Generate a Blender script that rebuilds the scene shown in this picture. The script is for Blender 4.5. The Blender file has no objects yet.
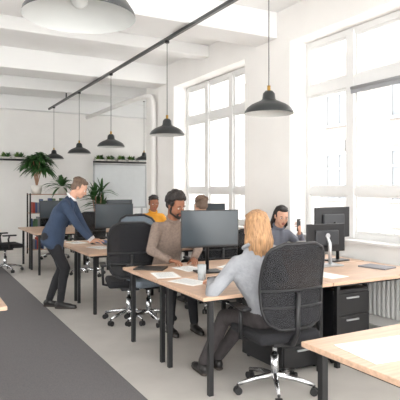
import bpy, bmesh, math, random
import numpy as np
from mathutils import Vector, Matrix
from mathutils.bvhtree import BVHTree
random.seed(7)
V = Vector
scene = bpy.context.scene

# ------------------------------------------------------------------ materials
def lin(c):
    return tuple(((x/255)/12.92 if x/255 <= 0.04045 else ((x/255+0.055)/1.055)**2.4) for x in c)
def mat(name, rgb, rough=0.6, metal=0.0, var=0.0, vscale=8.0, bump=0.0, bscale=60.0, stretch=None, alpha=1.0, spec=0.5):
    m = bpy.data.materials.new(name); m.use_nodes = True
    nt = m.node_tree; b = nt.nodes['Principled BSDF']
    c = lin(rgb)
    b.inputs['Base Color'].default_value = (*c, 1)
    b.inputs['Roughness'].default_value = rough
    b.inputs['Metallic'].default_value = metal
    b.inputs['Specular IOR Level'].default_value = spec
    b.inputs['Alpha'].default_value = alpha
    tc = nt.nodes.new('ShaderNodeTexCoord'); mp = nt.nodes.new('ShaderNodeMapping')
    nt.links.new(tc.outputs['Object'], mp.inputs['Vector'])
    if stretch: mp.inputs['Scale'].default_value = stretch
    if var > 0:
        n = nt.nodes.new('ShaderNodeTexNoise'); n.inputs['Scale'].default_value = vscale; n.inputs['Detail'].default_value = 5
        nt.links.new(mp.outputs[0], n.inputs['Vector'])
        r = nt.nodes.new('ShaderNodeValToRGB')
        r.color_ramp.elements[0].position = 0.3; r.color_ramp.elements[1].position = 0.7
        r.color_ramp.elements[0].color = (*[max(0, x*(1-var)) for x in c], 1)
        r.color_ramp.elements[1].color = (*[min(1, x*(1+var)) for x in c], 1)
        nt.links.new(n.outputs['Fac'], r.inputs['Fac']); nt.links.new(r.outputs['Color'], b.inputs['Base Color'])
    if bump > 0:
        n2 = nt.nodes.new('ShaderNodeTexNoise'); n2.inputs['Scale'].default_value = bscale; n2.inputs['Detail'].default_value = 4
        nt.links.new(mp.outputs[0], n2.inputs['Vector'])
        bp = nt.nodes.new('ShaderNodeBump'); bp.inputs['Strength'].default_value = bump; bp.inputs['Distance'].default_value = 0.01
        nt.links.new(n2.outputs['Fac'], bp.inputs['Height']); nt.links.new(bp.outputs[0], b.inputs['Normal'])
    return m

M_wall = mat('wall_paint', (238, 236, 233), 0.85, var=0.02, vscale=2, bump=0.05)
M_ceil = mat('ceiling_paint', (240, 240, 239), 0.9, var=0.02, vscale=1.5)
M_floor = mat('floor_pale', (192, 188, 183), 0.38, var=0.07, vscale=3, bump=0.02)
M_carpet = mat('carpet_dark', (110, 108, 109), 0.95, var=0.14, vscale=120, bump=0.3, bscale=300, spec=0.1)
M_frame = mat('window_frame_white', (222, 222, 221), 0.5, var=0.01)
M_wood = mat('desk_wood', (196, 164, 140), 0.36, var=0.16, vscale=4, stretch=(1, 12, 12))
M_wood2 = mat('desk_wood_edge', (170, 130, 104), 0.5, var=0.08, vscale=5, stretch=(1, 9, 9))
M_black = mat('black_steel', (24, 24, 26), 0.45, var=0.05)
M_lamp = mat('lamp_black', (44, 47, 48), 0.35, var=0.03)
M_lampin = mat('lamp_white_inner', (200, 202, 200), 0.5, var=0.02)
M_brass = mat('brass', (190, 150, 80), 0.3, 1.0, var=0.05)
M_chrome = mat('chrome', (200, 202, 205), 0.2, 1.0, var=0.02)
M_mesh = mat('chair_mesh', (28, 28, 32), 0.85, var=0.25, vscale=150, bump=.3, bscale=200, alpha=0.82)
M_fabric = mat('chair_fabric', (26, 26, 30), 0.9, var=0.2, vscale=80, bump=0.3)
M_fabgray = mat('chair_fabric_gray', (112, 122, 132), 0.9, var=0.15, vscale=80, bump=0.3)
M_plast = mat('black_plastic', (26, 26, 29), 0.4, var=0.03)
M_screen = mat('dark_screen', (58, 66, 72), 0.22, var=0.03, vscale=2)
M_monback = mat('monitor_back', (50, 52, 56), 0.45, var=0.03)
M_silver = mat('silver', (190, 192, 195), 0.35, 0.7, var=0.02)
M_paper = mat('paper', (234, 234, 232), 0.8, var=0.02)
M_white = mat('white_gloss', (234, 234, 234), 0.35, var=0.01)
M_grayp = mat('gray_plastic', (150, 152, 155), 0.5, var=0.02)
M_leaf = mat('leaf_green', (52, 92, 44), 0.55, var=0.35, vscale=6)
M_leaf2 = mat('leaf_light', (92, 124, 56), 0.55, var=0.3, vscale=9)
M_pot = mat('pot_white', (225, 222, 215), 0.5, var=0.03)
M_soil = mat('soil', (60, 45, 35), 0.95, var=0.2)
M_board = mat('whiteboard', (222, 226, 228), 0.3, var=0.02)
M_bk = [mat('book_'+n, c, 0.7, var=0.05) for n, c in (('red', (150, 60, 50)), ('blue', (60, 80, 120)), ('cream', (225, 215, 195)), ('green', (80, 110, 80)), ('grey', (120, 120, 125)), ('white', (235, 235, 235)))]
M_glass = mat('cup_glass', (205, 212, 215), 0.15, 0.0, var=0.02, alpha=0.6)
M_rad = mat('radiator_white', (212, 212, 210), 0.4, var=0.01)
M_fglass = mat('facade_glass', (106, 110, 114), 0.5, var=0.1, vscale=1)
M_fframe = mat('facade_frame', (136, 135, 134), 0.6, var=0.03)
# people
M_skinL = mat('skin_light', (208, 162, 138), 0.6, var=0.10, vscale=25, bump=.1)
M_skinB = mat('skin_brown', (146, 98, 74), 0.6, var=0.10, vscale=25, bump=.1)
M_lip = mat('lips', (168, 90, 82), 0.5, var=0.03)
M_eye = mat('eye_white', (225, 222, 218), 0.3, var=0.01)
M_iris = mat('eye_dark', (40, 28, 22), 0.3, var=0.01)
M_hblack = mat('hair_black', (30, 23, 21), 0.6, var=0.3, vscale=60, bump=0.6, bscale=90)
M_hblonde = mat('hair_blonde', (170, 130, 92), 0.5, var=0.45, vscale=12, bump=0.8, bscale=40, stretch=(6, 6, 0.7))
M_hbrown = mat('hair_brown', (104, 72, 50), 0.55, var=0.3, vscale=20, bump=0.6, stretch=(5, 5, 1))
M_hgray = mat('hair_graybrown', (104, 84, 70), 0.55, var=0.25, vscale=20, bump=0.6, stretch=(5, 5, 1))
M_sweat = mat('sweater_beige', (134, 118, 108), 0.95, var=0.16, vscale=40, bump=0.8, bscale=70)
M_swgray = mat('sweater_gray', (148, 150, 155), 0.95, var=0.13, vscale=14, bump=0.9, bscale=28)
M_navy = mat('suit_navy', (48, 63, 86), 0.85, var=0.15, vscale=9, bump=0.9, bscale=14)
M_trous = mat('trousers_black', (28, 28, 32), 0.85, var=0.15, vscale=12, bump=0.9, bscale=14)
M_jeans = mat('jeans_dark', (56, 51, 52), 0.85, var=0.2, vscale=25, bump=0.6, bscale=25)
M_shoe = mat('shoe_black', (24, 22, 22), 0.4, var=0.05)
M_sole = mat('shoe_sole', (60, 52, 46), 0.7, var=0.05)
M_yellow = mat('shirt_yellow', (214, 150, 44), 0.85, var=0.08, bump=0.3)
M_shirt = mat('shirt_white', (228, 228, 230), 0.8, var=0.03, bump=0.3)
M_dkgreen = mat('shirt_slate', (70, 78, 84), 0.85, var=0.08, bump=0.3)
M_blouse = mat('blouse_gray', (112, 116, 128), 0.85, var=0.08, bump=0.3)

# facade brick
M_brick = bpy.data.materials.new('pale_brick'); M_brick.use_nodes = True
nt = M_brick.node_tree; bs = nt.nodes['Principled BSDF']; bs.inputs['Roughness'].default_value = 0.9
tc = nt.nodes.new('ShaderNodeTexCoord')
bt = nt.nodes.new('ShaderNodeTexBrick'); bt.inputs['Scale'].default_value = 1.6
bt.inputs['Color1'].default_value = (*lin((118, 112, 107)), 1); bt.inputs['Color2'].default_value = (*lin((126, 120, 115)), 1); bt.inputs['Mortar'].default_value = (*lin((134, 131, 128)), 1)
sx = nt.nodes.new('ShaderNodeSeparateXYZ'); cx = nt.nodes.new('ShaderNodeCombineXYZ')
nt.links.new(tc.outputs['Object'], sx.inputs[0]); nt.links.new(sx.outputs['Y'], cx.inputs['X']); nt.links.new(sx.outputs['Z'], cx.inputs['Y'])
nt.links.new(cx.outputs[0], bt.inputs['Vector']); nt.links.new(bt.outputs['Color'], bs.inputs['Base Color'])

# ------------------------------------------------------------------ builder
def rot_to(d):
    d = V(d).normalized()
    return d.to_track_quat('Z', 'Y').to_matrix().to_4x4()

class Obj:
    def __init__(s, name): s.name = name; s.bm = bmesh.new(); s.mats = []
    def mi(s, m):
        if m not in s.mats: s.mats.append(m)
        return s.mats.index(m)
    def _set(s, verts, m, smooth):
        fs = set(f for v in verts for f in v.link_faces); i = s.mi(m)
        for f in fs: f.material_index = i; f.smooth = smooth
        return fs
    def box(s, c, size, m, bevel=0, rz=0, rx=0, ry=0, seg=2):
        M = Matrix.Translation(V(c)) @ Matrix.Rotation(rz, 4, 'Z') @ Matrix.Rotation(ry, 4, 'Y') @ Matrix.Rotation(rx, 4, 'X') @ Matrix.Diagonal((*size, 1))
        r = bmesh.ops.create_cube(s.bm, size=1, matrix=M)
        fs = s._set(r['verts'], m, False)
        if bevel > 0:
            ed = list(set(e for f in fs for e in f.edges))
            q = bmesh.ops.bevel(s.bm, geom=ed, offset=bevel, segments=seg, affect='EDGES', profile=0.5, material=s.mi(m))
            if bevel > .02:
                for f in q['faces']: f.smooth = True
    def b2(s, a, b, m, bevel=0):
        a = V(a); b = V(b); s.box((a+b)/2, [abs(x) for x in (b-a)], m, bevel)
    def cyl(s, p1, p2, r1, m, r2=None, seg=16):
        p1 = V(p1); p2 = V(p2); d = p2-p1
        M = Matrix.Translation((p1+p2)/2) @ rot_to(d)
        r = bmesh.ops.create_cone(s.bm, cap_ends=True, cap_tris=False, segments=seg, radius1=r1, radius2=r1 if r2 is None else r2, depth=d.length, matrix=M)
        fs = s._set(r['verts'], m, True)
        for f in fs:
            if len(f.verts) > 4: f.smooth = False
    def sph(s, c, r, m, rot=None, sub=3):
        if not hasattr(r, '__len__'): r = (r, r, r)
        M = Matrix.Translation(V(c)) @ (rot.to_4x4() if rot else Matrix()) @ Matrix.Diagonal((*r, 1))
        q = bmesh.ops.create_icosphere(s.bm, subdivisions=sub, radius=1, matrix=M)
        s._set(q['verts'], m, True)
    def lathe(s, prof, c, m, seg=40):
        rings = []
        for (r, z) in prof:
            rings.append([s.bm.verts.new((c[0]+r*math.cos(2*math.pi*i/seg), c[1]+r*math.sin(2*math.pi*i/seg), c[2]+z)) for i in range(seg)])
        k = s.mi(m)
        for a, b in zip(rings, rings[1:]):
            for i in range(seg):
                f = s.bm.faces.new((a[i], a[(i+1) % seg], b[(i+1) % seg], b[i])); f.material_index = k; f.smooth = True
    def tube(s, pts, r, m, seg=8, closed=False):
        pts = [V(p) for p in pts]; n = len(pts); rings = []; k = s.mi(m)
        rr = r if hasattr(r, '__len__') else [r]*n
        prev = None
        for i, p in enumerate(pts):
            if closed: t = pts[(i+1) % n]-pts[i-1]
            else: t = pts[min(i+1, n-1)]-pts[max(i-1, 0)]
            t.normalize()
            if prev is None: a = t.orthogonal().normalized()
            else:
                a = prev-t*prev.dot(t); a.normalize()
            prev = a; b = t.cross(a)
            rings.append([s.bm.verts.new(p+(a*math.cos(2*math.pi*j/seg)+b*math.sin(2*math.pi*j/seg))*rr[i]) for j in range(seg)])
        rg = list(zip(rings, rings[1:]))
        if closed: rg.append((rings[-1], rings[0]))
        for a, b in rg:
            for j in range(seg):
                f = s.bm.faces.new((a[j], a[(j+1) % seg], b[(j+1) % seg], b[j])); f.material_index = k; f.smooth = True
        if not closed:
            for q in (rings[0], rings[-1]):
                f = s.bm.faces.new(q); f.material_index = k
    def grid(s, fn, nu, nv, m, th=0.01):
        k = s.mi(m); P = [[V(fn(i/nu, j/nv)) for j in range(nv+1)] for i in range(nu+1)]
        A = [[s.bm.verts.new(p) for p in row] for row in P]
        B = []
        for i in range(nu+1):
            row = []
            for j in range(nv+1):
                du = P[min(i+1, nu)][j]-P[max(i-1, 0)][j]; dv = P[i][min(j+1, nv)]-P[i][max(j-1, 0)]
                nn = du.cross(dv)
                nn = nn.normalized() if nn.length > 1e-9 else V((0, 1, 0))
                row.append(s.bm.verts.new(P[i][j]+nn*th))
            B.append(row)
        def F(*v):
            try:
                f = s.bm.faces.new(v); f.material_index = k; f.smooth = True
            except ValueError: pass
        for i in range(nu):
            for j in range(nv):
                F(A[i][j], A[i][j+1], A[i+1][j+1], A[i+1][j]); F(B[i][j], B[i+1][j], B[i+1][j+1], B[i][j+1])
        for i in range(nu):
            F(A[i][0], A[i+1][0], B[i+1][0], B[i][0]); F(A[i][nv], B[i][nv], B[i+1][nv], A[i+1][nv])
        for j in range(nv):
            F(A[0][j], B[0][j], B[0][j+1], A[0][j+1]); F(A[nu][j], A[nu][j+1], B[nu][j+1], B[nu][j])
    def raw(s, verts, faces, mlist, tags):
        vs = [s.bm.verts.new(v) for v in verts]; ids = [s.mi(m) for m in mlist]
        for f, t in zip(faces, tags):
            try:
                q = s.bm.faces.new([vs[i] for i in f]); q.material_index = ids[t]; q.smooth = True
            except ValueError: pass
    def done(s, loc=(0, 0, 0), rz=0):
        me = bpy.data.meshes.new(s.name); s.bm.to_mesh(me); s.bm.free()
        for m in s.mats: me.materials.append(m)
        o = bpy.data.objects.new(s.name, me); scene.collection.objects.link(o)
        o.location = loc; o.rotation_euler = (0, 0, rz)
        return o
def ang(f): return math.atan2(-f[0], f[1])

# ------------------------------------------------------------------ room
CZ = 3.85
o = Obj('floor'); o.b2((-4.2, -2.2, -0.15), (6.5, 14.2, 0), M_floor); o.done()
o = Obj('carpet_runner'); o.b2((-1.2, -2.0, 0.0), (1.44, 13.6, 0.006), M_carpet); o.done()
o = Obj('ceiling'); o.b2((-4.2, -2.2, CZ), (6.5, 14.2, CZ+0.2), M_ceil); o.done()
o = Obj('wall_back'); o.b2((-4.2, 14.0, 0), (6.5, 14.2, CZ), M_wall); o.done()
for i, (y, w, zb) in enumerate([(1.9, 0.5, 3.5), (3.6, 0.22, 3.66), (5.6, 0.5, 3.5), (7.45, 0.25, 3.66), (9.1, 0.5, 3.5), (11.4, 0.3, 3.6), (13.75, 0.25, 3.5)]):
    o = Obj('ceiling_beam_%d' % (i+1)); o.b2((-4.0, y, zb), (4.25 if y < 10 else 6.2, y+w, CZ), M_ceil, 0.01); o.done()  # beams running across under the ceiling

# right wall
wz0, wz1 = 0.88, 3.4
wins = [(-0.51, 1.89), (2.94, 5.34), (6.39, 8.79)]
o = Obj('wall_right')
edges = [-2.2]+[y for w in wins for y in w]+[10.1]
for k in range(0, len(edges), 2): o.b2((4.25, edges[k], 0), (4.75, edges[k+1], CZ), M_wall)
for a, b in wins:
    o.b2((4.42, a, 0), (4.75, b, wz0), M_wall); o.b2((4.25, a, wz1), (4.75, b, CZ), M_wall)
o.b2((4.75, 9.95, 0), (6.5, 10.1, CZ), M_wall)
o.b2((6.2, 10.1, 0), (6.5, 10.9, CZ), M_wall); o.b2((6.2, 13.3, 0), (6.5, 14.0, CZ), M_wall)
o.b2((6.2, 10.9, 0), (6.5, 13.3, wz0), M_wall); o.b2((6.2, 10.9, wz1), (6.5, 13.3, CZ), M_wall)
o.done()
o = Obj('wall_left')
lw = [(4.5, 7.5), (9.0, 12.0)]
edges = [-2.2]+[y for w in lw for y in w]+[14.0]
for k in range(0, len(edges), 2): o.b2((-4.2, edges[k], 0), (-4.0, edges[k+1], CZ), M_wall)
for a, b in lw:
    o.b2((-4.2, a, 0), (-4.0, b, wz0), M_wall); o.b2((-4.2, a, wz1), (-4.0, b, CZ), M_wall)
o.done()

def window(n, x, a, b, sgn=1):
    o = Obj('window_%d' % n)
    x0, x1 = x, x+0.08
    e = 0.004
    o.b2((x0, a+e, wz0+e), (x1, a+0.07, wz1-e), M_frame); o.b2((x0, b-0.07, wz0+e), (x1, b-e, wz1-e), M_frame)
    o.b2((x0+.004, a+.02, wz0+e+.002), (x1-.004, b-.02, wz0+0.09), M_frame); o.b2((x0+.004, a+.02, wz1-0.08), (x1-.004, b-.02, wz1-e-.002), M_frame)
    w = (b-a)/3
    o.b2((x0-0.012, a+.02, 2.70), (x1+.012, b-.02, 2.82), M_frame)
    o.b2((x0-.006, a+.02, 1.42), (x1+.006, b-.02, 1.50), M_frame)
    for k in (1, 2): o.b2((x0-0.02, a+w*k-0.06, wz0+.03), (x1+.02, a+w*k+0.06, wz1-.03), M_frame)
    for k in range(3):
        ya, yb = a+w*k+0.055, a+w*(k+1)-0.055
        for z0, z1 in ((wz0+.085, 1.425), (1.495, 2.705), (2.815, wz1-.075)):
            t = 0.035
            o.b2((x0+.015, ya, z0), (x1-.015, ya+t, z1), M_frame); o.b2((x0+.015, yb-t, z0), (x1-.015, yb, z1), M_frame)
            o.b2((x0+.019, ya+.01, z0+.002), (x1-.019, yb-.01, z0+t), M_frame); o.b2((x0+.019, ya+.01, z1-t), (x1-.019, yb-.01, z1-.002), M_frame)
        if k != 1: o.cyl((x0-.008, ya+.02, 1.95), (x0-.008, ya+.02, 2.07), .01, M_silver)
    if sgn: o.b2((x-0.17, a+.002, wz0+.001), (x+0.02, b-.002, wz0+.026), M_frame)
    o.done()
for i, (a, b) in enumerate(wins): window(i+1, 4.52, a, b)
window(4, 6.3, 10.9, 13.3, 0)  # unseen window, added to bring daylight to the back of the room
for i, (a, b) in enumerate(lw): window(5+i, -4.14, a, b, 0)  # out-of-view left windows, added to let more daylight in
o = Obj('roller_blind'); o.cyl((4.465, 3.0, 2.665), (4.465, 4.48, 2.665), 0.02, M_grayp); o.b2((4.46, 3.0, 2.60), (4.468, 4.48, 2.65), M_grayp); o.done()

o = Obj('baseboard_right')
for k in (( -2.2, -.51), (1.89, 2.94), (5.34, 6.39), (8.79, 10.1)): o.b2((4.235, k[0], 0), (4.25, k[1], .09), M_frame)
o.done()
o = Obj('baseboard_back'); o.b2((-4, 13.985, 0), (6.2, 14, .09), M_frame); o.done()

def radiator(a, b):
    o = Obj('radiator'); n = int((b-a)/0.06)
    for i in range(n):
        y = a+(i+.5)*(b-a)/n
        o.box((4.34, y, .42), (.10, .045, .55), M_rad, 0.015)
    o.cyl((4.34, a, .2), (4.34, b, .2), .015, M_rad); o.cyl((4.34, a, .64), (4.34, b, .64), .015, M_rad)
    for y in (a+.1, b-.1): o.cyl((4.34, y, 0), (4.34, y, .2), .015, M_rad)
    o.done()
radiator(3.1, 5.1); radiator(6.6, 8.5)

o = Obj('heating_pipe'); o.tube([(4.17, 9.55, 0), (4.17, 9.55, 3.2), (4.16, 9.6, 3.32), (4.1, 9.8, 3.36), (4.05, 11, 3.38), (4.05, 13.7, 3.4)], .05, M_wall, 12); o.done()
o = Obj('lighting_track'); o.b2((2.905, 0.5, 3.45), (2.945, 13.2, 3.49), M_lamp)
for y in (2.1, 5.8, 9.3, 11.5): o.cyl((2.925, y, 3.47), (2.925, y, 3.62), .012, M_black)
o.done()

def lamp(x, y, z, top, s=1.0):
    o = Obj('pendant_lamp')
    pr = [(0.232, 0), (0.228, .02), (0.205, .055), (0.165, .085), (0.115, .108), (0.075, .125), (0.062, .14), (0.056, .19), (0.035, .215), (0.0, .22)]
    o.lathe([(a*s, b*s) for a, b in pr], (0, 0, 0), M_lamp)
    pr2 = [(0.232, 0), (0.222, .018), (0.2, .05), (0.16, .08), (0.11, .102), (0.06, .118), (0, .12)]
    o.lathe([(a*s, b*s) for a, b in pr2], (0, 0, 0), M_lampin)
    o.sph((0, 0, .07*s), .035*s, M_lampin)
    o.cyl((0, 0, .21*s), (0, 0, .265*s), .016*s, M_brass)
    o.cyl((0, 0, .26*s), (0, 0, top-z), .004, M_black, seg=6)
    o.cyl((0, 0, top-z-.03), (0, 0, top-z), .03, M_black)
    o.done((x, y, z))
for y in (3.99, 6.25, 8.5, 10.46, 12.66): lamp(2.925, y, 2.20, 3.45)
lamp(0.60, 2.14, 2.21, CZ)
lamp(5.4, 13.0, 2.24, CZ)

o = Obj('facade_building'); o.b2((18, -8, -8), (19, 45, 9), M_brick)
for y in range(-6, 44, 4):
    for z in (-2.5, 1.0, 4.6):
        o.b2((17.95, y, z), (18.02, y+1.7, z+2.2), M_fglass); o.b2((17.85, y-.1, z-.12), (18.01, y+1.8, z), M_fframe)
        for q in (0, .8, 1.6): o.b2((17.9, y+q, z), (17.97, y+q+.1, z+2.2), M_fframe)
        o.b2((17.89, y, z+1.4), (17.96, y+1.7, z+1.5), M_fframe); o.b2((17.89, y, z+2.1), (17.96, y+1.7, z+2.22), M_fframe)
o.done()

# ------------------------------------------------------------------ furniture
DZ = 0.725
def desk(x0, x1, y0, y1, wood=M_wood):
    o = Obj('office_desk')
    o.b2((x0, y0, DZ-.028), (x1, y1, DZ), wood, 0.004)
    for x in (x0+.09, x1-.09):
        for y in (y0+.06, y1-.06): o.b2((x-.018, y-.018, 0), (x+.018, y+.018, DZ-.03), M_black)
        o.b2((x-.016, y0+.06, DZ-.065), (x+.016, y1-.06, DZ-.03), M_black)
    for y in (y0+.1, y1-.1): o.b2((x0+.09, y-.012, DZ-.06), (x1-.09, y+.012, DZ-.032), M_black)
    o.done()
for (y0, y1) in ((3.2, 4.0), (4.03, 4.83)):
    desk(1.78, 2.99, y0, y1); desk(3.0, 4.21, y0, y1)
for (y0, y1) in ((5.95, 6.76), (6.79, 7.6)):
    desk(1.78, 2.99, y0, y1); desk(3.0, 4.21, y0, y1)
for (y0, y1) in ((9.1, 9.9), (9.93, 10.73)):
    desk(1.78, 2.99, y0, y1); desk(3.0, 4.0, y0, y1)
desk(1.71, 2.95, 1.22, 2.06, M_wood); desk(2.96, 4.2, 1.22, 2.06, M_wood)
desk(-0.9, 0.53, 3.6, 4.4)

def pedestal(x, y):
    o = Obj('drawer_pedestal')
    o.box((0, 0, .33), (.42, .58, .60), M_plast, 0.006)
    for z in (.13, .32, .51):
        o.box((0, -.295, z), (.40, .02, .175), M_black, 0.004); o.box((0, -.31, z+.05), (.14, .012, .014), M_silver)
    for a in (-.17, .17):
        for b in (-.24, .24): o.cyl((a-.01, b, .02), (a+.01, b, .02), .02, M_black)
    o.done((x, y, 0))
pedestal(2.78, 3.62); pedestal(3.3, 3.60)

def chair(x, y, f, seat=.48, top=1.11, bm=M_mesh, spin=0.2):
    o = Obj('office_chair')
    for k in range(5):
        a = spin+k*2*math.pi/5; c, s_ = math.cos(a), math.sin(a)
        o.tube([(0.02*c, .02*s_, .115), (.15*c, .15*s_, .105), (.29*c, .29*s_, .075)], [.024, .02, .014], M_chrome, 8)
        px, py = .29*c, .29*s_
        o.cyl((px, py, .04), (px, py, .075), .009, M_black)
        for q in (-.016, .016):
            cx_, cy_ = px-s_*q, py+c*q
            o.cyl((cx_+s_*.008, cy_-c*.008, .028), (cx_-s_*.008, cy_+c*.008, .028), .028, M_black)
    o.cyl((0, 0, .09), (0, 0, .27), .03, M_chrome); o.cyl((0, 0, .27), (0, 0, seat-.1), .018, M_chrome)
    o.box((0, -.02, seat-.09), (.2, .28, .05), M_plast, .01)
    o.box((0, .01, seat-.035), (.50, .49, .075), M_fabric if bm == M_mesh else bm, .034, seg=3)
    o.tube([(0, -.12, seat-.09), (0, -.24, seat-.07), (0, -.30, seat+.02), (0, -.315, seat+.3)], [.025, .025, .022, .015], M_plast)
    z0 = seat+.05
    def hw(v): return (.205+.045*math.sin(math.pi*min(1, v*.75+.1)))*(1-abs(2*v-1)**7)**(1/4)
    def bp(u, v):
        w = max(hw(v), .12); X = (2*u-1)*w
        return (X, -.275-.04*v+.035*math.sin(v*math.pi*1.1)*1.0+.22*X*X/.25-.02, z0+(top-z0)*v)
    o.grid(bp, 12, 16, bm, .012)
    pts = [bp(0, j/16) for j in range(17)]+[bp(i/8, 1) for i in range(1, 8)]+[bp(1, 1-j/16) for j in range(17)]+[bp(1-i/8, 0) for i in range(1, 8)]
    o.tube(pts, .013, M_plast, 8, True)
    for v in (.25, .45): o.tube([V(bp(i/8, v))-V((0, .014, 0)) for i in range(9)], .009, M_plast, 6)
    for s_ in (-1, 1):
        o.tube([(.2*s_, .02, seat-.08), (.285*s_, .0, seat-.06), (.295*s_, -.02, seat+.1), (.29*s_, .0, seat+.15)], .016, M_plast)
        o.box((.29*s_, .0, seat+.165), (.07, .24, .026), M_plast, .011)
    o.done((x, y, 0), ang(f))
chair(2.34, 3.12, (.1, .995), .48, 1.12, spin=.5)
chair(2.12, 5.55, (.25, .97), .48, 1.13, spin=.1)
chair(2.30, 5.40, (.1, -1), .50, 1.18, M_fabgray)
chair(3.86, 5.42, (-.1, -1), .44, .95)
chair(3.22, 5.62, (0, 1), .48, 1.05)
chair(3.42, 8.0, (0, -1), .48, 1.05)
chair(1.42, 9.9, (1, .1), .50, 1.22)
chair(2.6, 8.75, (.1, 1), .48, 1.1)
chair(2.6, 11.2, (0, -1), .48, 1.1)

def monitor(x, y, f, zc=1.12, w=.54, h=.33, front=M_screen, logo=False, base=True):
    o = Obj('computer_monitor'); z = zc-DZ
    o.box((0, 0, z), (w, .022, h), M_plast, .006)
    o.box((0, .0115, z+.005), (w-.02, .004, h-.03), front)
    o.box((0, -.02, z), (w*.6, .03, h*.55), M_monback, .01)
    if logo: o.cyl((0, -.036, z+.02), (0, -.039, z+.02), .028, M_silver)
    o.tube([(0, -.03, z), (0, -.07, z-.05), (0, -.075, .02)], .018, M_silver if logo else M_plast)
    o.box((0, -.05, .008), (.24, .18, .014), M_silver if logo else M_plast, .005)
    o.done((x, y, DZ), ang(f))
monitor(2.36, 4.12, (-.15, -1), 1.13, .56, .34)
monitor(3.93, 4.22, (-.1, 1), 1.13, .54, .33)
monitor(3.62, 3.98, (.1, 1), 1.0, .46, .28, logo=True)
monitor(2.38, 6.78, (0, -1), 1.12)
monitor(3.95, 6.9, (0, -1), 1.1); monitor(2.3, 9.9, (0, -1), 1.1); monitor(3.6, 9.95, (0, -1), 1.1)

def laptop(x, y, f, m=M_silver, op=1.9):
    o = Obj('laptop')
    o.box((0, 0, .008), (.32, .22, .014), m, .004); o.box((0, .02, .016), (.27, .1, .003), M_plast)
    a = op; L = .21
    hy, hz = -.11, .014
    cy, cz = hy+math.cos(a)*L/2, hz+math.sin(a)*L/2
    o.box((0, cy, cz), (.32, L, .008), m, .003, rx=a)
    o.box((0, cy+.006*math.sin(a), cz-.006*math.cos(a)), (.30, L-.02, .002), M_screen, 0, rx=a)
    o.done((x, y, DZ), ang(f))
laptop(3.72, 4.50, (.1, 1))
laptop(2.62, 6.22, (0, -1))
def notebook(x, y, rz, m=M_plast, w=.21, h=.29, t=.014):
    o = Obj('notebook'); o.box((0, 0, t/2), (w, h, t), m, .003); o.box((.004, 0, t/2), (w-.006, h-.008, t*.7), M_paper); o.done((x, y, DZ), rz)
notebook(1.98, 4.60, .9); notebook(3.95, 3.62, .2, M_bk[4]); notebook(2.35, 7.2, .1, M_bk[1]); notebook(2.74, 3.78, .2, M_bk[2], .15, .21)
def paper(x, y, rz, w=.21, h=.3, z=DZ):
    o = Obj('paper_sheet')
    o.box((0, 0, .002), (w, h, .003), M_paper)
    for i in range(9): o.box((-.01*(i % 2), h*.38-i*h*.09, .0042), (w*.7, .004, .0006), M_grayp)
    o.done((x, y, z), rz)
paper(2.0, 1.76, -.1, .42, .3); paper(1.98, 3.80, .3); paper(2.30, 4.42, 0.1); paper(1.95, 4.20, -.2); paper(2.1, 6.55, .3); paper(2.75, 4.3, .5); paper(2.0, 7.3, .2); paper(3.2, 3.5, .1)
def keyboard(x, y, rz=0):
    o = Obj('keyboard'); o.box((0, 0, .009), (.42, .13, .014), M_plast, .004)
    for r in range(5):
        for c in range(14): o.box((-.19+c*.029, -.046+r*.023, .018), (.024, .018, .006), M_monback)
    o.done((x, y, DZ), rz)
keyboard(2.38, 3.78)
def mouse(x, y):
    o = Obj('computer_mouse'); o.sph((0, 0, .014), (.03, .052, .013), M_plast); o.box((0, 0, .0045), (.05, .09, .007), M_plast, .002); o.done((x, y, DZ))
mouse(2.66, 3.5); mouse(2.15, 7.0)
def mug(x, y, m=M_white, h=.1, r=.04):
    o = Obj('drinking_glass' if m == M_glass else 'coffee_mug')
    o.lathe([(0, 0), (r*.85, 0), (r, h), (r-.004, h), (r*.8, .006), (0, .006)], (0, 0, 0), m, 24)
    if m != M_glass: o.tube([(r*.95, 0, h*.8), (r+.025, 0, h*.75), (r+.03, 0, h*.4), (r*.9, 0, h*.2)], .005, m)
    o.done((x, y, DZ))
mug(2.12, 3.84, M_glass, .13, .038); mug(3.2, 4.4); mug(2.88, 6.45)

# ------------------------------------------------------------------ back of room
def leaves(o, c, n, L, m, spread=1.0, droop=.6, w=.03):
    for i in range(n):
        a = random.uniform(0, 2*math.pi); el = random.uniform(.1, 1.45); l = L*random.uniform(.6, 1.1)
        d = V((math.cos(a)*math.cos(el)*spread, math.sin(a)*math.cos(el)*spread, math.sin(el)))
        side = V((-math.sin(a), math.cos(a), random.uniform(-.3, .3))).normalized()
        k = 6; prev = None; mi = o.mi(m)
        for j in range(k+1):
            t = j/k; p = V(c)+d*l*t+V((0, 0, -droop*l*t*t)); ww = w*math.sin(math.pi*(t*.9+.08))
            pr = (o.bm.verts.new(p-side*ww), o.bm.verts.new(p+side*ww))
            if prev:
                f = o.bm.faces.new((prev[0], prev[1], pr[1], pr[0])); f.material_index = mi; f.smooth = True
            prev = pr
o = Obj('bookshelf')
bx0, bx1, by = 2.25, 3.25, 12.0
for x in (bx0, bx1):
    for y in (by, by+.33): o.b2((x-.015, y-.015, 0), (x+.015, y+.015, 1.38), M_black)
for z in (.12, .53, .94, 1.36): o.b2((bx0, by, z-.015), (bx1, by+.33, z), M_wood2)
for z in (.12, .53, .94):
    x = bx0+.03
    while x < bx1-.08:
        w = random.uniform(.025, .06); h = random.uniform(.2, .33)
        if random.random() < .85: o.b2((x, by+.05, z), (x+w-.003, by+.27, z+h), random.choice(M_bk))
        x += w
o.done()
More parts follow.
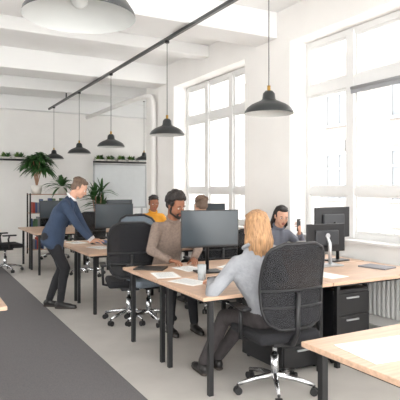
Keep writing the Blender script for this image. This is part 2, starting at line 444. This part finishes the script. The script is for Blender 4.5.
def potted(name, x, y, z, r, h, n, L, m, droop=.6, w=.03, stem=0):
    o = Obj(name)
    o.lathe([(0, 0), (r*.75, 0), (r, h), (r*.92, h), (r*.9, h*.9), (0, h*.9)], (0, 0, 0), M_pot, 24)
    o.cyl((0, 0, h*.86), (0, 0, h*.9), r*.88, M_soil)
    if stem:
        for k in range(5):
            a = k*1.3; q = V((.12*math.cos(a), .12*math.sin(a), h+stem*(.6+.1*k))); o.tube([(0, 0, h*.8), q*.6+V((0, 0, .1)), q], .012, M_wood2, 6)
            leaves(o, q, n//5, L, m, 1, droop, w)
    else: leaves(o, (0, 0, h*.85), n, L, m, 1, droop, w)
    o.done((x, y, z))
potted('potted_ficus', 2.42, 12.16, 1.36, .13, .2, 460, .42, M_leaf, .7, .035, .6)
potted('potted_palm', 3.0, 12.16, 1.36, .12, .18, 80, .62, M_leaf, .55, .026)
potted('potted_fern', 3.90, 12.3, 0, .2, .45, 110, .55, M_leaf, .35, .03, .95)
for x0, x1 in ((1.5, 2.5), (4.3, 5.85)):
    o = Obj('wall_planter'); o.b2((x0, 13.8, 2.2), (x1, 13.99, 2.24), M_black)
    n = int((x1-x0)/.26)
    for i in range(n):
        cx_ = x0+(i+.5)*(x1-x0)/n; o.b2((cx_-.11, 13.82, 2.24), (cx_+.11, 13.96, 2.29), M_pot, .01)
        leaves(o, (cx_-.05, 13.88, 2.27), 60, .19, M_leaf2, .8, .2, .018); leaves(o, (cx_+.05, 13.88, 2.27), 60, .19, M_leaf, .8, .2, .018)
    o.done()
o = Obj('whiteboard')
o.b2((4.0, 12.9, 1.0), (5.4, 12.93, 2.1), M_board)
for a, b in (((3.98, 12.88, 2.09), (5.42, 12.95, 2.13)), ((3.98, 12.88, .97), (5.42, 12.95, 1.01)), ((3.98, 12.88, .97), (4.01, 12.95, 2.13)), ((5.39, 12.88, .97), (5.42, 12.95, 2.13))): o.b2(a, b, M_silver)
for x in (4.1, 5.3):
    o.b2((x-.02, 12.9, .05), (x+.02, 12.94, 1.0), M_silver); o.b2((x-.02, 12.6, .02), (x+.02, 13.2, .06), M_silver)
o.done()
o = Obj('storage_cabinet'); o.b2((4.35, 13.45, .05), (6.1, 13.95, 1.0), M_board, .01)
for i in range(4):
    x = 4.37+i*.435; o.b2((x, 13.43, .08), (x+.42, 13.45, .97), M_white, .004); o.b2((x+.38, 13.41, .5), (x+.39, 13.43, .62), M_silver)
o.b2((4.4, 13.5, 0), (6.05, 13.9, .05), M_black)
o.done()

# ------------------------------------------------------------------ people
_b = bmesh.new(); bmesh.ops.create_icosphere(_b, subdivisions=3, radius=1); ICO = [v.co.copy() for v in _b.verts]; _b.free()
_b = bmesh.new(); bmesh.ops.create_icosphere(_b, subdivisions=2, radius=1); ICO2 = [v.co.copy() for v in _b.verts]; _b.free()
I3 = Matrix.Identity(3)
def E(c, r, rot=I3):
    if not hasattr(r, '__len__'): r = (r, r, r)
    return (V(c), r, rot)
def hull(ells, lo=False):
    bm = bmesh.new()
    for c, r, R in ells:
        for p in (ICO2 if lo else ICO): bm.verts.new(c+R@V((p.x*r[0], p.y*r[1], p.z*r[2])))
    res = bmesh.ops.convex_hull(bm, input=list(bm.verts))
    kill = [g for g in set(res['geom_interior']+res['geom_unused']) if isinstance(g, bmesh.types.BMVert)]
    if kill: bmesh.ops.delete(bm, geom=kill, context='VERTS')
    bmesh.ops.recalc_face_normals(bm, faces=list(bm.faces))
    bm.verts.index_update()
    vs = [v.co.copy() for v in bm.verts]; fs = [[v.index for v in f.verts] for f in bm.faces]; bm.free()
    return vs, fs
def remesh(prims, voxel, smooth=4, lo=False):
    vs = []; fs = []; bt = {}
    for ells, tag in prims:
        a, b = hull(ells, lo); off = len(vs); vs += a; fs += [[i+off for i in f] for f in b]
        tv, tf = bt.setdefault(tag, ([], [])); o2 = len(tv); tv += a; tf += [[i+o2 for i in f] for f in b]
    me = bpy.data.meshes.new('t'); me.from_pydata([tuple(v) for v in vs], [], fs)
    ob = bpy.data.objects.new('t', me); scene.collection.objects.link(ob)
    m = ob.modifiers.new('r', 'REMESH'); m.mode = 'VOXEL'; m.voxel_size = voxel; m.adaptivity = 0
    if smooth:
        q = ob.modifiers.new('s', 'SMOOTH'); q.factor = .5; q.iterations = smooth
    dg = bpy.context.evaluated_depsgraph_get(); me2 = bpy.data.meshes.new_from_object(ob.evaluated_get(dg))
    rv = [v.co.copy() for v in me2.vertices]; rf = [list(p.vertices) for p in me2.polygons]
    tags = [0]*len(rf)
    if len(bt) > 1:
        trees = [(t, BVHTree.FromPolygons(a, b)) for t, (a, b) in bt.items()]
        for k, p in enumerate(me2.polygons):
            best = 1e9
            for t, tr in trees:
                h = tr.find_nearest(p.center)
                if h[3] is not None and h[3] < best: best = h[3]; tags[k] = t
    bpy.data.objects.remove(ob); bpy.data.meshes.remove(me); bpy.data.meshes.remove(me2)
    return rv, rf, tags
def ik(a, t, l1, l2, pole):
    d = t-a; L = d.length; dist = min(L, l1+l2-.002); dr = d/L
    x = (l1*l1-l2*l2+dist*dist)/(2*dist); h = math.sqrt(max(0, l1*l1-x*x))
    pp = V(pole); pp = (pp-dr*pp.dot(dr)).normalized()
    return a+dr*x+pp*h, a+dr*dist
def frame(fwd, up):
    f = V(fwd).normalized(); u = V(up); u = (u-f*u.dot(f)).normalized(); r = f.cross(u)
    return Matrix((r, f, u)).transposed()

def hand(o, w, f, n, right, skin, curl=.35, sc=1.0):
    R = frame(f, n); tx = -1 if right else 1
    def P(x, y, z): return w+R@(V((x, y, z))*sc)
    pr = []
    def cap(a, ra, b, rb): pr.append(([E(a, ra*sc), E(b, rb*sc)], 0))
    pr.append(([E(P(0, -.03, 0), .024*sc), E(P(0, .01, 0), .024*sc)], 0))
    pr.append(([E(P(0, .0, 0), (.026*sc, .02*sc, .018*sc), R), E(P(tx*.028, .08, .002), (.012*sc, .012*sc, .011*sc), R), E(P(-tx*.030, .074, 0), (.011*sc, .012*sc, .010*sc), R), E(P(tx*.0, .086, .004), (.012*sc, .012*sc, .011*sc), R)], 0))
    for k, (bx, by_, L) in enumerate(((.028, .084, .072), (.0095, .09, .08), (-.0095, .087, .074), (-.028, .078, .058))):
        p = V((bx*tx, by_, .002)); a = -.1; sp = (bx*tx)*2.2
        c = curl*(1+.12*k)
        for seg_, q in enumerate((.45, .31, .24)):
            a -= c*(.8 if seg_ == 0 else 1)
            d = V((math.sin(sp)*math.cos(a), math.cos(sp)*math.cos(a), math.sin(a))); e = p+d*L*q
            cap(P(*p), .0088-.0006*seg_, P(*e), .0082-.0008*seg_); p = e
    p = V((tx*.018, .018, -.006))
    for d, L, ra, rb in (((tx*.75, .62, -.25), .042, .014, .0115), ((tx*.5, .82, -.3), .032, .011, .0095), ((tx*.25, .92, -.35), .026, .0095, .008)):
        e = p+V(d).normalized()*L; cap(P(*p), ra, P(*e), rb); p = e
    v, fc, t = remesh(pr, .0045*sc, 2, True); o.raw(v, fc, [skin], t)

def head(o, c, fdir, up, neck, skin, hair, style='short', beard=None, sc=1.0, smile=0):
    R = frame(fdir, up)
    def P(x, y, z): return c+R@(V((x, y, z))*sc)
    def L(x, y, z, r):
        if not hasattr(r, '__len__'): r = (r, r, r)
        return E(P(x, y, z), tuple(q*sc for q in r), R)
    pr = [([L(0, -.015, .035, (.075, .092, .083))], 0),
          ([L(0, .040, .035, (.058, .042, .05)), L(.036, .040, -.03, .032), L(-.036, .040, -.03, .032), L(0, .062, -.096, (.022, .018, .016)), L(.046, .0, -.066, .02), L(-.046, .0, -.066, .02)], 0),
          ([L(0, .084, .008, .008), L(0, .104, -.034, .0105)], 0),
          ([L(0, .102, -.036, .010), L(.014, .088, -.038, .008), L(-.014, .088, -.038, .008)], 0),
          ([L(.030, .076, .020, (.022, .010, .007)), L(0, .082, .012, .006)], 0), ([L(-.030, .076, .020, (.022, .010, .007)), L(0, .082, .012, .006)], 0),
          ([L(0, .076, -.062, (.026, .012, .014))], 0),
          ([L(.078, -.008, -.002, (.008, .018, .024)), L(.074, -.004, -.025, (.006, .009, .012))], 0),
          ([L(-.078, -.008, -.002, (.008, .018, .024)), L(-.074, -.004, -.025, (.006, .009, .012))], 0),
          ([L(0, -.02, -.05, (.054, .056, .05)), E(neck, (.056*sc, .056*sc, .04))], 0)]
    v, f, t = remesh(pr, .0055, 2); o.raw(v, f, [skin], t)
    for s_ in (-1, 1):
        o.sph(P(.030*s_, .0705, .001), .0125*sc, M_eye, sub=2)
        o.sph(P(.030*s_, .0795, .000), .0062*sc, M_iris, sub=2)
        o.sph(P(.031*s_, .0745, .0095), (.016*sc, .010*sc, .004*sc), skin, R, 2)
        o.sph(P(.031*s_, .0855, .0225), (.019*sc, .005*sc, .0035*sc), hair if style != 'blonde' else M_hbrown, R, 2)
    o.sph(P(0, .087, -.0625), (.022*sc, .007*sc, .0045*sc), M_lip, R, 2); o.sph(P(0, .086, -.071), (.018*sc, .007*sc, .0055*sc), M_lip, R, 2)
    hp = [([L(0, -.028, .050, (.082, .092, .080))], 0), ([L(.066, -.02, .02, (.016, .04, .05))], 0), ([L(-.066, -.02, .02, (.016, .04, .05))], 0),
          ([L(0, -.06, -.01, (.07, .055, .055))], 0), ([L(0, .035, .092, (.058, .04, .028))], 0)]
    rnd = random.Random(3)
    if style == 'curly':
        for i in range(230):
            a = rnd.uniform(0, 2*math.pi); z = rnd.uniform(-.25, 1); q = math.sqrt(max(0, 1-z*z))
            x, y = q*math.cos(a), q*math.sin(a)
            if y > .55 and z < .45: continue
            hp.append(([L(x*.088, -.018+y*.092, .045+z*.1, rnd.uniform(.013, .021))], 0))
        v, f, t = remesh(hp, .0065, 1, True)
    elif style in ('blonde', 'long'):
        bot = -.20 if style == 'blonde' else -.17
        for i in range(60):
            a = math.pi*(-0.16+1.32*i/59)+math.pi
            x, y = math.cos(a), math.sin(a)
            if style == 'long' and y > .0: continue
            w1 = rnd.uniform(-.010, .010); w2 = rnd.uniform(-.014, .014); w3 = rnd.uniform(-.014, .014)
            rr = rnd.uniform(.009, .014)
            p0 = L(x*.02, -.02+y*.03, .125, .01); pa = L(x*.062, -.024+y*.07, .098, rr); p1 = L(x*.082, -.026+y*.088, .04, rr); p2 = L(x*.084+w1, -.028+y*.086, -.04, rr)
            p3 = L(x*.096+w2, -.03+y*.086, -.11+w1, rr*.95); p4 = L(x*.084+w3, -.03+y*.074, bot*.85, rr*.8); p5 = L(x*.07+w1, -.028+y*.058, bot+rnd.uniform(-.04, .03), .004)
            for m_, n_ in ((p0, pa), (pa, p1), (p1, p2), (p2, p3), (p3, p4), (p4, p5)): hp.append(([m_, n_], 0))
        v, f, t = remesh(hp, .005, 1, True)
    else:
        for i in range(70):
            a = rnd.uniform(0, 2*math.pi); z = rnd.uniform(0, .95); q = math.sqrt(1-z*z); x, y = q*math.cos(a), q*math.sin(a)
            if y > .75: continue
            hp.append(([L(x*.078, -.03+y*.088, .055+z*.076, (.016, .022, .01))], 0))
        v, f, t = remesh(hp, .006, 2, True)
    o.raw(v, f, [hair], t)
    if beard:
        bp = []
        for s_ in (-1, 1):
            bp.append(([L(.072*s_, .0, -.01, (.009, .014, .02)), L(.056*s_, .008, -.066, (.014, .02, .018))], 0))
            bp.append(([L(.054*s_, .012, -.07, (.016, .02, .016)), L(0, .07, -.1, (.024, .02, .02))], 0))
            bp.append(([L(.03*s_, .07, -.066, .009), L(.02*s_, .074, -.092, .012)], 0))
            bp.append(([L(0, .092, -.05, .006), L(.028*s_, .078, -.058, .007)], 0))
        v, f, t = remesh(bp, .006, 1, True); o.raw(v, f, [beard], t)

def person(name, P, C, N, right, hc, hf, hup, wR, wL, aR, aL, top, pants, skin, hair, style='short', beard=None, k=1.0, poleR=None, poleL=None,
           kneeR=None, kneeL=None, hR=None, hL=None, jacket=False, footdir=None, hsc=1.0, lens=(.43, .42), collar=None, sleeve=1.0):
    o = Obj(name)
    P, C, N = V(P), V(C), V(N); r = V(right).normalized(); up = (N-P).normalized(); r = (r-up*r.dot(up)).normalized(); fw = up.cross(r)
    T = Matrix((r, fw, up)).transposed()
    W = P.lerp(C, .5); U = N-up*.055
    sR, sL = U+r*.165*k-up*.01, U-r*.165*k-up*.01
    pr = []
    a = 1.06 if jacket else 1.0
    pel = E(P, (.158*k, .122, .10), T); wst = E(W, (.142*k*a, .108*a, .09), T); che = E(C, (.162*k*a, .118*a, .12), T); upp = E(U, (.12*k, .082, .05), T)
    pr += [([pel, wst], 0), ([wst, che], 0), ([che, upp], 0), ([upp, E(N+up*.01, .058)], 0)]
    for s_ in (sR, sL): pr.append(([E(s_, .058*a), E(U+up*.005, (.07, .06, .045), T), E(C+(s_-U)*.45, (.06, .09, .07), T)], 0))
    if jacket: pr += [([E(W, (.15*k, .115, .08), T), E(P-V((0, 0, .12)), (.180*k, .15, .05), T)], 0)]
    elR, wr = ik(sR, V(wR), .285, .255, poleR or (r-V((0, 0, 1.2)))); elL, wl = ik(sL, V(wL), .285, .255, poleL or (-r-V((0, 0, 1.2))))
    for s_, e, w in ((sR, elR, wr), (sL, elL, wl)):
        pr += [([E(s_, .057*sleeve*a), E(e, .045*sleeve*a)], 0), ([E(e, .045*sleeve*a), E(w+(e-w).normalized()*.02, .034*sleeve*a)], 0)]
    hipR, hipL = P+r*.088-up*.03, P-r*.088-up*.03
    shoes = []
    kp = V(fw)*1.0+V((0, 0, .8))
    for hip, ank, kn in ((hipR, aR, kneeR), (hipL, aL, kneeL)):
        kne, an = ik(hip, V(ank), lens[0], lens[1], kn or kp)
        mid = kne.lerp(an, .35)
        pr += [([E(hip, (.092, .092, .092)), E(kne, .063)], 1), ([E(kne, .062), E(mid-fw*.012, .058)], 1), ([E(mid-fw*.012, .058), E(an+(kne-an).normalized()*.02, .046)], 1)]
        shoes.append(an)
    pr.append(([E(P-up*.03, (.155*k, .118, .085), T)], 1))
    v, f, t = remesh(pr, .011, 5); o.raw(v, f, [top, pants], t)
    fd = V(footdir) if footdir else V((fw.x, fw.y, 0)); fd.normalize(); FR = frame(fd, (0, 0, 1))
    for an in shoes:
        g = V((an.x, an.y, 0))
        pr = [([E(g+V((0, 0, .05))-fd*.03, (.034, .04, .042), FR), E(g+V((0, 0, .038))+fd*.11, (.042, .045, .03), FR)], 0),
              ([E(g+V((0, 0, .034))+fd*.11, (.042, .045, .026), FR), E(g+V((0, 0, .03))+fd*.17, (.032, .035, .022), FR)], 0),
              ([E(g+V((0, 0, .06)), .04), E(an+V((0, 0, .01)), .038)], 0),
              ([E(g+V((0, 0, .012))-fd*.035, (.036, .038, .010), FR), E(g+V((0, 0, .012))+fd*.12, (.046, .05, .010), FR), E(g+V((0, 0, .012))+fd*.175, (.034, .035, .010), FR)], 1)]
        v, f, t = remesh(pr, .007, 2); o.raw(v, f, [M_shoe, M_sole], t)
    for w, e, hh, rt in ((wr, elR, hR, True), (wl, elL, hL, False)):
        fd_, n_, cu = hh if hh else ((w-e).normalized(), V((0, 0, 1)), .3)
        hand(o, w+(w-e).normalized()*.012, fd_, n_, rt, skin, cu, .95)
        o.tube([w-(w-e).normalized()*.03, w+(w-e).normalized()*.008], .035*sleeve*a, collar or top, 14)
    cp = [N+up*.035+(r*math.cos(q)*.06+fw*math.sin(q)*.062)*1.0-up*.015*math.sin(q) for q in [i*2*math.pi/20 for i in range(20)]]
    o.tube(cp, .016, collar or top, 8, True)
    if jacket:
        for s_ in (-1, 1):
            o.tube([N+r*.06*s_+up*.03, N+r*.07*s_+fw*.07-up*.03, C+fw*.125+r*.03*s_, C+fw*.128-up*.12], [.016, .022, .02, .008], top, 8)
    head(o, V(hc), hf, hup, N+up*.0, skin, hair, style, beard, hsc)
    return o.done()

Z = V((0, 0, 1))
person('seated_woman', (2.31, 3.13, .58), (2.19, 3.19, .85), (2.21, 3.22, 1.04), (1, -.12, 0), (2.255, 3.25, 1.20), (-.12, 1, -.18), (.05, .1, 1),
       (2.42, 3.5, .775), (2.0, 3.47, .775), (2.2, 3.72, .09), (2.03, 3.66, .09), M_swgray, M_jeans, M_skinL, M_hblonde, 'blonde', k=.92, sleeve=1.1,
       poleL=(-1, -.4, -.8), poleR=(1, -.4, -.8), hR=((-.1, 1, -.05), Z, .25), hL=((.2, 1, -.05), Z, .25))
person('seated_man', (2.43, 5.22, .63), (2.42, 5.10, .93), (2.42, 5.03, 1.14), (-1, .05, 0), (2.42, 4.95, 1.315), (.35, -1, -.38), (0, -.2, 1),
       (2.24, 4.72, .775), (2.5, 4.70, .775), (2.3, 4.85, .09), (2.56, 4.8, .09), M_sweat, M_trous, M_skinB, M_hblack, 'curly', M_hblack, k=1.05, sleeve=1.12, hsc=1.08,
       poleR=(-1, .2, -.7), poleL=(1, .2, -.7), hR=((.3, -1, 0), Z, .3), hL=((-.4, -1, 0), Z, .3))
person('seated_woman', (3.88, 5.27, .53), (3.88, 5.18, .82), (3.89, 5.12, 1.00), (-1, .1, 0), (3.89, 5.05, 1.155), (-.30, -1, -.28), (.08, 0, 1),
       (3.76, 4.86, .775), (4.03, 4.88, .95), (3.8, 4.85, .09), (3.98, 4.85, .09), M_blouse, M_jeans, M_skinL, M_hblack, 'long', k=.9,
       hR=((.1, -1, 0), Z, .3), hL=((-.2, -.2, 1), (.5, -1, .2), .5))
o = Obj('smartphone'); o.box((0, 0, 0), (.072, .009, .145), M_plast, .004); o.box((0, .005, 0), (.066, .001, .135), M_screen)
o.cyl((.02, -.0045, .05), (.02, -.007, .05), .008, M_silver); o.done((4.0, 4.86, 1.06), .3)
person('seated_man', (3.42, 7.98, .60), (3.42, 7.9, .89), (3.42, 7.86, 1.09), (-1, 0, 0), (3.42, 7.82, 1.25), (-.2, -1, -.2), (0, 0, 1),
       (3.3, 7.5, .775), (3.6, 7.5, .775), (3.35, 7.6, .09), (3.55, 7.6, .09), M_yellow, M_trous, M_skinB, M_hblack, 'short', k=.98)
person('seated_man', (3.2, 5.66, .60), (3.2, 5.72, .90), (3.19, 5.76, 1.11), (1, 0, 0), (3.19, 5.8, 1.275), (0.1, 1, -.2), (0, 0, 1),
       (3.35, 6.15, .775), (3.05, 6.15, .775), (3.3, 6.1, .09), (3.1, 6.1, .09), M_dkgreen, M_trous, M_skinL, M_hgray, 'short', k=1.0)
rt = V((-.48, -.877, 0))
person('standing_man', (1.50, 6.60, .92), (1.61, 6.53, 1.18), (1.70, 6.47, 1.36), rt, (1.80, 6.42, 1.495), (.85, -.42, -.50), (.5, -.2, .8),
       (1.93, 6.22, .79), (2.05, 6.62, .79), (1.58, 6.50, .085), (1.48, 6.68, .085), M_navy, M_trous, M_skinL, M_hgray, 'short', k=1.05, jacket=True,
       poleR=(-.6, -.2, -.2), poleL=(-.4, .6, .1), kneeR=(.9, -.4, 0), kneeL=(.9, -.4, 0), footdir=(.877, -.48, 0), lens=(.435, .425), collar=M_shirt,
       hR=((.8, .1, -.05), Z, .2), hL=((.9, -.1, -.05), Z, .2))

# ------------------------------------------------------------------ light
w = bpy.data.worlds.new('sky'); scene.world = w; w.use_nodes = True
bg = w.node_tree.nodes['Background']; bg.inputs['Color'].default_value = (1, .995, .98, 1); bg.inputs['Strength'].default_value = 6.9
sd = bpy.data.lights.new('sun', 'SUN'); sd.energy = 1.6; sd.angle = math.radians(20); sd.color = (1, .96, .9)
so = bpy.data.objects.new('sun', sd); scene.collection.objects.link(so)
so.rotation_euler = V((-.78, .12, -.66)).to_track_quat('-Z', 'Y').to_euler()

# ------------------------------------------------------------------ camera
cd = bpy.data.cameras.new('camera'); cam = bpy.data.objects.new('camera', cd); scene.collection.objects.link(cam)
cd.sensor_width = 36; cd.lens = 46.8; cd.shift_y = -0.03
cam.location = (0, 0, 1.5); cam.rotation_euler = (math.radians(90), 0, -math.radians(28.7))
scene.camera = cam
scene.view_settings.view_transform = 'Standard'
